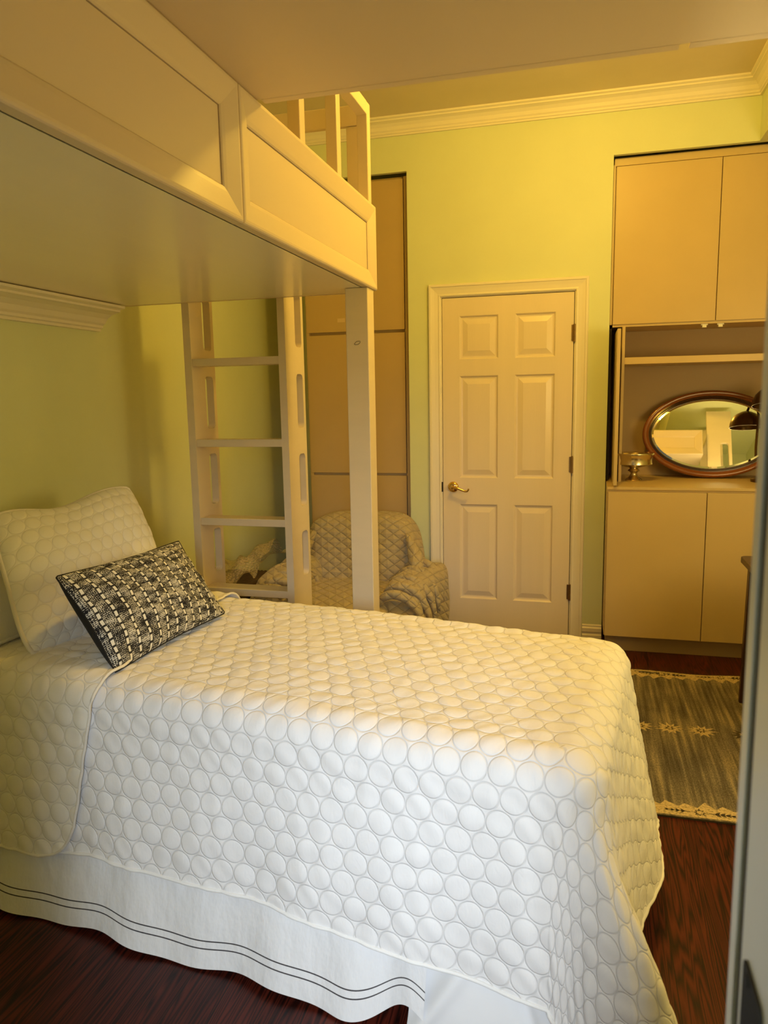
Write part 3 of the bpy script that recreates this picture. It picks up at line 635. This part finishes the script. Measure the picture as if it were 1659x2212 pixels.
# ------------------------------------------------------------------ bed
ROT = math.radians(-6.5); EU = np.array([math.cos(ROT), math.sin(ROT), 0]); EV = np.array([-math.sin(ROT), math.cos(ROT), 0])
def bed(u, v, z):
    return np.asarray(u)[...,None]*EU + np.asarray(v)[...,None]*EV + np.asarray(z)[...,None]*np.array([0, 0, 1.0])
UH, U1, V0, V1 = -0.95, 1.12, -2.80, -2.035
bd = thing('bed', 'single bed with white skirt under the circle-stitched quilt, in the middle of the room', 'bed', tuple(bed(0.1, -2.4, 0.0)))
def bbox(u0, u1, v0, v1, z0, z1):
    b = MB(); c = [bed(u, v, z) for z in (z0, z1) for u, v in ((u0, v0), (u1, v0), (u1, v1), (u0, v1))]
    return b.add(c, [(0,3,2,1),(4,5,6,7),(0,1,5,4),(1,2,6,5),(2,3,7,6),(3,0,4,7)])
bbox(UH, U1+0.04, V0-0.05, V1+0.05, 0.40, 0.655).build('mattress', SHEET, bd, bev=0.03)
bbox(UH, U1+0.04, V0-0.05, V1+0.05, 0.20, 0.398).build('box_spring', SHEET, bd, bev=0.02)
for u, v in ((UH+0.06, V0+0.02), (U1-0.1, V0+0.02), (UH+0.06, V1), (U1-0.1, V1)): bbox(u, u+0.05, v, v+0.05, 0.0, 0.2).build('leg', DARKW, bd)

ARC, RH, RV = 0.125, 0.09, 0.072
def ztop(u, v):
    return 0.700 - 0.022*ss(u, 0.2, 1.15) - 0.010*ss(v, -2.15, -2.02)
def cloth(u, v, off=0.0, wave=True, edge=None):
    """cloth coordinates -> bed surface. u,v may run beyond the core rectangle: the excess is the drop."""
    uc = np.clip(u, -9, U1); vc = np.clip(v, V0, V1)
    a = np.maximum(u-U1, 0); bm_ = np.where(v < V0, v-V0, np.where(v > V1, v-V1, 0)); bb = np.abs(bm_); sg = np.sign(bm_)
    r = np.maximum(a, bb); th = np.where(a >= bb, np.where(a > 0, bb/np.maximum(2*a, 1e-9), 0), 1 - a/np.maximum(2*bb, 1e-9))*math.pi/2
    eu, ev = np.cos(th), np.sin(th)*sg
    eu = np.where(r > 0, eu, 0); ev = np.where(r > 0, ev, 0)
    near = (sg < 0)
    foot = np.cos(th)
    ff = 0.12 + 0.09*ss(vc, -2.75, -2.25)
    flare = np.where(near, 0.07 + (ff-0.07)*foot, 0.09 + (ff-0.09)*foot)
    ph = np.clip(r/ARC, 0, 1)*math.pi/2; ex = np.maximum(r-ARC, 0)
    h = RH*np.sin(ph) + flare*ex; g = RV*(1-np.cos(ph)) + ex*np.sqrt(1-flare**2)
    dn = ss(r, 0.12, 0.5)
    mx = np.maximum(np.maximum(np.cos(th), np.sin(th)), 0.5)
    h = h*(1 + ss(r, 0.10, 0.40)*0.95*(1/mx - 1)*(sg < 0))
    if wave:
        corner = np.sin(2*th)
        h = h + dn*(0.006*np.sin(uc*11+0.5)*(1-foot) + 0.004*np.sin(uc*23+2)*(1-foot) + 0.010*np.sin(vc*13)*foot)
        h = h + dn*corner*0.016*np.cos(th*7.0+0.6) + ss(r, 0.16, 0.62)*(sg < 0)*0.135*np.exp(-((th-0.52)/0.23)**2)*ss(th, 0.0, 0.15)
    z = ztop(uc, vc) - g
    if wave: z = z + 0.003*np.sin(u*7+v*3)*(r == 0) + 0.003*np.sin(v*9-u*4+1)*(r == 0)
    z = np.maximum(z, 0.012)
    p = bed(uc + eu*(h+off), vc + ev*(h+off), z + off*np.cos(ph))
    return p, uc + eu*r, vc + ev*r
PITCH, ROW = 0.061, 0.0565
def puff(U, V, amp):
    def d(ou, ov):
        a = ((U+ou)/PITCH) % 1 - 0.5; b_ = ((V+ov)/(2*ROW)) % 1 - 0.5
        return np.hypot(a*PITCH, b_*2*ROW)
    dd = np.minimum(d(0, 0), d(PITCH/2, ROW))/(PITCH*0.488)
    ins = np.clip(1-dd**2, 0, 1)**0.6; out = np.clip((dd-1)/0.25, 0, 1)
    return amp*np.where(dd < 1, ins, 0.55*out)
def cloth_mesh(name, mat_, uu, vv, off, amp, parent=None, label=None):
    P, CU, CV = cloth(uu, vv, off)
    du = np.gradient(P, axis=0); dv = np.gradient(P, axis=1); nrm = np.cross(du, dv); nrm /= np.maximum(np.linalg.norm(nrm, axis=-1, keepdims=True), 1e-9)
    up_ = np.where(nrm[..., 2:3].mean() < 0, -1, 1); nrm = nrm*up_
    wr = 0.0022*np.sin(CU*61+3*np.sin(CV*17))*np.sin(CV*47+2*np.sin(CU*23))
    D = (puff(CU, CV, amp) + wr)
    P2 = P + nrm*D[..., None]
    P2[..., 2] = np.maximum(P2[..., 2], 0.006)
    b = MB(); n, m = P.shape[:2]
    b.v = P2.reshape(-1, 3).tolist()
    I = np.arange(n*m).reshape(n, m)
    F = np.stack([I[:-1, :-1], I[1:, :-1], I[1:, 1:], I[:-1, 1:]], -1).reshape(-1, 4); b.f = [tuple(q) for q in F.tolist()]; b.m = [0]*len(b.f)
    b.uv = np.stack([CU, CV], -1).reshape(-1, 2)
    return b, P2
def drop_near(u):            # length of the near-side drop along the bed
    return np.interp(u, [-1, -0.35, -0.1, 0.23, 0.45, 0.66, 0.815, 1.02, 1.12], [0.60, 0.56, 0.527, 0.530, 0.535, 0.548, 0.560, 0.575, 0.58])
st = 0.0046
ucore = np.arange(UH, U1, st); vcore = np.arange(V0, V1, st)
fr = np.linspace(0, 1, 140)[1:]; frn = np.linspace(0, 1, 130)[1:][::-1]; frf = np.linspace(0, 1, 90)[1:]
# parametrise: au in core or fraction beyond foot; av likewise
au = np.concatenate([ucore, np.full(len(fr), U1)]); fu = np.concatenate([np.zeros(len(ucore)), fr])
av = np.concatenate([np.full(len(frn), V0), vcore, np.full(len(frf), V1)]); fv = np.concatenate([-frn, np.zeros(len(vcore)), frf])
AU, AV = np.meshgrid(au, av, indexing='ij'); FU, FV = np.meshgrid(fu, fv, indexing='ij')
near = FV < 0
th_ = np.where(FU >= np.abs(FV), np.where(FU > 0, np.abs(FV)/np.maximum(2*FU, 1e-9), 0), 1 - FU/np.maximum(2*np.abs(FV), 1e-9))
foot_drop = 0.635
near_d = np.where(FU > 0, drop_near(np.array(U1)), drop_near(AU))
Dn = np.where(near, near_d*(th_) + foot_drop*(1-th_) + 0.10*np.sin(th_*math.pi), 0.40*th_ + foot_drop*(1-th_) + 0.06*np.sin(th_*math.pi))
b, PQ = cloth_mesh('quilt', QUILT, AU + FU*Dn, AV + FV*Dn, 0.012, 0.0028)
q = b.build('quilt', QUILT, smooth=True, org=tuple(bed(0.1, -2.4, 0.7))); tag(q, 'white quilt stitched with circles, draped over the bed', 'quilt')
hem = np.concatenate([PQ[:, 0], PQ[-1, :]], 0)
e = MB(); e.tube(hem[::3].tolist(), 0.0048, 8); e.build('binding', BIND, q, smooth=True)
# fold of the quilt: coverlet turned back at the head
nC = 190; mC = 300
pc = np.linspace(0, 1, nC); rows_ = np.concatenate([np.linspace(-1, 0, 130)[:-1], np.linspace(0, 1, 150), 1 + np.linspace(0, 1, 60)[1:]])
PC, RW = np.meshgrid(pc, rows_, indexing='ij')
nd = 0.555
vv = np.where(RW < 0, V0 + RW*nd, np.where(RW <= 1, V0 + (V1-V0)*RW, V1 + (RW-1)*0.35))
ue = -0.075 - 0.17*np.clip((vv-V0)/(V1-V0), 0, 1) - 0.10*np.clip((V0-vv)/0.5, 0, 1) - 0.004*np.sin(vv*9)
low = np.clip((V0 - nd + 0.11) - vv, 0, 0.11); ue = ue - (0.11 - np.sqrt(np.maximum(0.11**2 - low**2, 0)))*1.0
b, PCv = cloth_mesh('coverlet', COVER, UH + 0.002 + PC*(ue - UH), vv, 0.026, 0.003)
cv = b.build('coverlet', COVER, smooth=True, org=tuple(bed(-0.6, -2.4, 0.7))); tag(cv, 'cream quilted coverlet folded over the head end of the bed', 'coverlet')
e = MB(); e.tube(np.concatenate([PCv[:, 0][::4], PCv[-1, :][::3]], 0).tolist(), 0.0042, 8); e.build('binding', CBIND, cv, smooth=True)

# bed skirt
ns, mz = 420, 50
su = np.linspace(UH, 0.845, ns); sz = np.linspace(0, 1, mz); SU, SZ = np.meshgrid(su, sz, indexing='ij')
amp = 0.2 + 0.8*(1-SZ)
fold = 0.011*np.sin(SU*13+0.8) + 0.006*np.sin(SU*29+1) + 0.012*np.exp(-((SU-0.66)/0.05)**2) - 0.012*np.exp(-((SU-0.75)/0.04)**2)
SV = V0 - 0.062 - 0.095*(1-SZ) - fold*amp*0.9
hemz = 0.014 + 0.008*np.sin(SU*13+2.2) + 0.05*np.exp(-((SU-0.80)/0.06)**2)*1.0
b = MB(); b.grid(bed(SU, SV, hemz + SZ*(0.40-hemz))); b.uv = np.stack([SU, SZ*0.42], -1).reshape(-1, 2)
sk = b.build('bed_skirt', SKIRT, bd, smooth=True)
su = np.linspace(0.80, 1.20, 120); SU, SZ = np.meshgrid(su, sz, indexing='ij')
SV = V0 - 0.050 - 0.085*(1-SZ) - (0.010*np.sin(SU*17-2) + 0.022*np.exp(-((SU - 0.95 - 0.25*(SZ-0.5))/0.028)**2) - 0.016*np.exp(-((SU - 1.03 + 0.15*(SZ-0.5))/0.02)**2))*(0.3+0.7*(1-SZ))
b = MB(); b.grid(bed(SU, SV, 0.012 + SZ*0.39)); b.build('skirt_panel', SKIRTP, bd, smooth=True)

# ------------------------------------------------------------------ pillows
def norm(v): v = np.array(v, float); return v/np.linalg.norm(v)
# throw pillow
c4 = [(-0.398, -2.805, 0.712), (-0.350, -2.225, 0.722), (-0.545, -2.18, 0.968), (-0.605, -2.765, 0.972)]
P, nr, T_, U, V = pillow(c4, 0.155, 80, pinch=0.085, nose=2.2, rnd=0.07)
if nr[0] < 0: nr = -nr
wob = 0.004*np.sin(U*23+V*9)*np.sin(V*17)
b = MB(); b.grid(P + nr*(T_*0.85 + wob*(T_ > 0.01))[..., None], mi=0); b.grid(P - nr*(T_*1.5)[..., None], mi=1)
b.uv = np.concatenate([np.stack([U, V], -1).reshape(-1, 2)]*2)
tp = b.build('throw_pillow', [TWEED, BLACK], smooth=True, org=(-0.45, -2.5, 0.71)); tag(tp, 'black and white woven lumbar pillow leaning against the cream sham on the bed', 'pillow')
rim = np.concatenate([P[:, 0], P[-1, 1:], P[::-1, -1][1:], P[0, ::-1][1:-1]], 0)
e = MB(); e.tube(rim[::2].tolist(), 0.0025, 7, closed=True); e.build('piping', BLACK, tp, smooth=True)
# quilted sham
c4 = [(-0.70, -2.785, 0.712), (-0.66, -2.06, 0.722), (-0.975, -1.81, 1.125), (-0.99, -2.58, 1.12)]
def sham(name, c4, thick, pinch, dip, mat_, pm, label, puffamp, orgp):
    P, nr, T_, U, V = pillow(c4, thick, 150, pinch=pinch, nose=2.6, rnd=0.17)
    if nr[0] < 0: nr = -nr
    top = np.array([0, 0, 1.0])
    P = P - top*(dip*(np.exp(-((U-0.42)/0.26)**2))*V**2)[..., None]
    W = np.linalg.norm(np.array(c4[1])-np.array(c4[0])); H = np.linalg.norm(np.array(c4[3])-np.array(c4[0]))
    cu, cv_ = U*W, V*H
    inn = np.clip(T_/(thick*0.2), 0, 1)
    D = puff(cu, cv_, puffamp)*inn + 0.006*np.sin(cu*14+cv_*5)*np.sin(cv_*11+2)*inn
    b = MB(); b.grid(P + nr*(T_ + D)[..., None]); b.grid(P - nr*(T_)[..., None]); b.uv = np.concatenate([np.stack([cu, cv_], -1).reshape(-1, 2)]*2)
    o = b.build(name, mat_, smooth=True, org=orgp); tag(o, label, 'pillow')
    rim = np.concatenate([P[:, 0], P[-1, 1:], P[::-1, -1][1:], P[0, ::-1][1:-1]], 0)
    e = MB(); e.tube(rim[::4].tolist(), 0.007, 7, closed=True); e.build('piping', pm, o, smooth=True); return o
sham('quilted_sham', c4, 0.17, 0.03, 0.038, SHAMM, CBIND, 'cream circle-quilted pillow sham standing behind the black and white pillow', 0.0045, (-0.8, -2.4, 0.72))
c4 = [(-0.875, -2.99, 0.728), (-0.83, -2.33, 0.732), (-1.12, -2.23, 1.03), (-1.17, -2.89, 1.03)]
sham('bed_pillow', c4, 0.12, 0.06, 0.02, SHEET, SHEET, 'plain white pillow at the left edge, behind the cream sham', 0.0, (-0.9, -2.6, 0.72))

# ------------------------------------------------------------------ covered armchair in the back corner
ac = thing('armchair', 'armchair under a tan diamond-quilted cover in the corner behind the ladder', 'armchair', (-0.47, -0.6, 0))
def sbox(c, half, pw, rot=0.0, n=40, noise=0.006, fn=None, seed=0):
    """soft box (superellipsoid) with cloth wobble"""
    u = np.linspace(-math.pi/2, math.pi/2, n); v = np.linspace(-math.pi, math.pi, 2*n)
    Uu, Vv = np.meshgrid(u, v, indexing='ij'); f = lambda w_, e_: np.sign(w_)*np.abs(w_)**e_
    x = f(np.cos(Uu), pw)*f(np.cos(Vv), pw); y = f(np.cos(Uu), pw)*f(np.sin(Vv), pw); z = f(np.sin(Uu), pw)
    P = np.stack([x*half[0], y*half[1], z*half[2]], -1)
    s = seed*1.7
    w_ = noise*(np.sin(P[..., 0]*21+s+4*P[..., 2])*np.sin(P[..., 2]*17+2*s) + 0.7*np.sin(P[..., 1]*33+s)*np.sin(P[..., 2]*29+P[..., 0]*12))
    P = P*(1 + w_[..., None]/np.maximum(np.linalg.norm(P, axis=-1, keepdims=True), 0.05))
    if fn is not None: P = fn(P)
    ca, sa = math.cos(rot), math.sin(rot)
    Q = P.copy(); Q[..., 0] = P[..., 0]*ca - P[..., 1]*sa; Q[..., 1] = P[..., 0]*sa + P[..., 1]*ca
    return Q + np.array(c)
def soft(name, par, mat_, *a, **k):
    P = sbox(*a, **k); b = MB(); b.grid(P); Q = P.reshape(-1, 3); b.uv = np.stack([Q[:, 0] + 0.35*Q[:, 1], Q[:, 2] + 0.5*Q[:, 1]], -1)
    return b.build(name, mat_, par, smooth=True)
def lean(P):
    P = P.copy(); t = (P[..., 2]+0.30)/0.6; P[..., 1] += 0.13*t; P[..., 0] *= 1.10 - 0.20*t; P[..., 0] *= 1 - 0.06*np.clip(t-0.7, 0, 1); return P
soft('backrest', ac, DIAM, (-0.435, -0.38, 0.43), (0.375, 0.13, 0.345), 0.42, 0.0, 60, 0.007, lean, 1)
soft('seat', ac, DIAM, (-0.41, -0.66, 0.215), (0.33, 0.40, 0.20), 0.38, 0.0, 50, 0.008, None, 2)
def droop(P):
    P = P.copy(); t = np.clip(-P[..., 1]/0.35, -1, 1); P[..., 2] -= 0.10*np.clip(t, 0, 1)**1.5; P[..., 0] += 0.03*np.sin(P[..., 1]*9); return P
for sx_, nm in ((1, 'armrest'), (-1, 'armrest')):
    arm = soft(nm, ac, DIAM, (-0.41 + sx_*0.375, -0.62, 0.27), (0.115, 0.40, 0.255), 0.5, 0.0, 50, 0.012, droop, 3 + sx_)
    x = -0.41 + sx_*0.365
    # bunched cloth ridges running over the arm and into the seat corner
    for k in range(5):
        yy = -0.42 - 0.12*k
        pts = []
        for t in np.linspace(0, 1, 16):
            a_ = t*math.pi
            pts.append((x - sx_*(-0.135*math.cos(a_)) * (-1), yy - 0.10*t + 0.02*math.sin(5*t+k), 0.33 + 0.20*math.sin(a_)**0.8 - 0.035*k*t))
        e = MB(); e.tube(pts, [0.010 + 0.016*math.sin(math.pi*t) for t in np.linspace(0, 1, 16)], 10); e.uv = np.array([(p[0], p[2]) for p in e.v]); e.build('fold', DIAM, arm, smooth=True)
for sx_ in (-1, 1):     # heavy folds where the back meets the arms
    pts = [(-0.42 + sx_*(0.28 + 0.09*t + 0.03*math.sin(4*t)), -0.40 - 0.16*t, 0.68 - 0.30*t - 0.02*math.sin(6*t)) for t in np.linspace(0, 1, 16)]
    e = MB(); e.tube(pts, [0.012 + 0.034*math.sin(math.pi*t) for t in np.linspace(0, 1, 16)], 12); e.uv = np.array([(p[0], p[2]) for p in e.v]); e.build('fold', DIAM, ac, smooth=True)

# ---- ribbed basket under bubble wrap
bs = MB()
for k in range(15):
    z = 0.02 + k*0.027; bs.tube([(-1.30, -0.82, z), (-1.30, -0.36, z), (-0.97, -0.36, z), (-0.97, -0.82, z)], 0.0135, 8, closed=True)
for k in range(12): x = -1.29 + k*0.024; bs.tube([(x, -0.82, 0.405), (x+0.05, -0.36, 0.405)], 0.0125, 8)
bs.box(-1.295, -0.975, -0.815, -0.365, 0.004, 0.40)
tag(bs.build('ribbed_basket', RIB, smooth=False, org=(-1.18, -0.6, 0)), 'dark ribbed basket on the floor under the bubble wrap, beside the covered armchair', 'basket')
n, m = 60, 50
uu = np.linspace(0, 1, n); vv_ = np.linspace(0, 1, m); A_, B_ = np.meshgrid(uu, vv_, indexing='ij')
Xb = -1.325 + 0.41*A_; Yb = -0.845 + 0.55*B_
Zb = 0.462 + 0.14*np.exp(-((A_-0.93)/0.33)**2 - ((B_-0.55)/0.30)**2) + 0.022*np.sin(A_*9+B_*6)*np.sin(B_*11-A_*4) + 0.012*np.sin(A_*23+B_*17) + 0.04*A_ - 0.05*ss(B_, 0.2, 0.0)*np.sin(A_*7)**2
b = MB(); b.grid(np.stack([Xb, Yb + 0.03*np.sin(A_*8), Zb], -1)); tag(b.build('bubble_wrap', BUB, smooth=True, org=(-1.15, -0.6, 0.43)), 'crumpled clear bubble wrap lying over the dark basket behind the ladder', 'bubble wrap')

# ------------------------------------------------------------------ room lamp above the frame, and the added stand of the fill light
cl = thing('ceiling_lamp', 'round brass ceiling lamp base over the middle of the room, above the frame', 'lamp', (0.78, -1.50, ZC))
MB().lathe([(0, 3.036), (0.03, 3.034), (0.075, 3.040), (0.085, 3.048), (0.085, 3.0545), (0, 3.0545)], (0.78, -1.50, 0), 32).build('canopy', BRASS, cl, smooth=True, auto=50)
fl = thing('fill_light_stand', 'dark stand added under the fill light on the right, outside the frame', 'lamp', (2.22, -2.30, 0))  # unseen stand, made up to carry the added fill light
MB().lathe([(0, 0), (0.13, 0), (0.13, 0.012), (0.02, 0.03), (0, 0.03)], (2.22, -2.30, 0), 32).build('base', BRONZE, fl, smooth=True, auto=50)
MB().tube([(2.22, -2.30, 0.028), (2.22, -2.30, 1.12)], 0.010, 12).build('pole', BRONZE, fl, smooth=True)
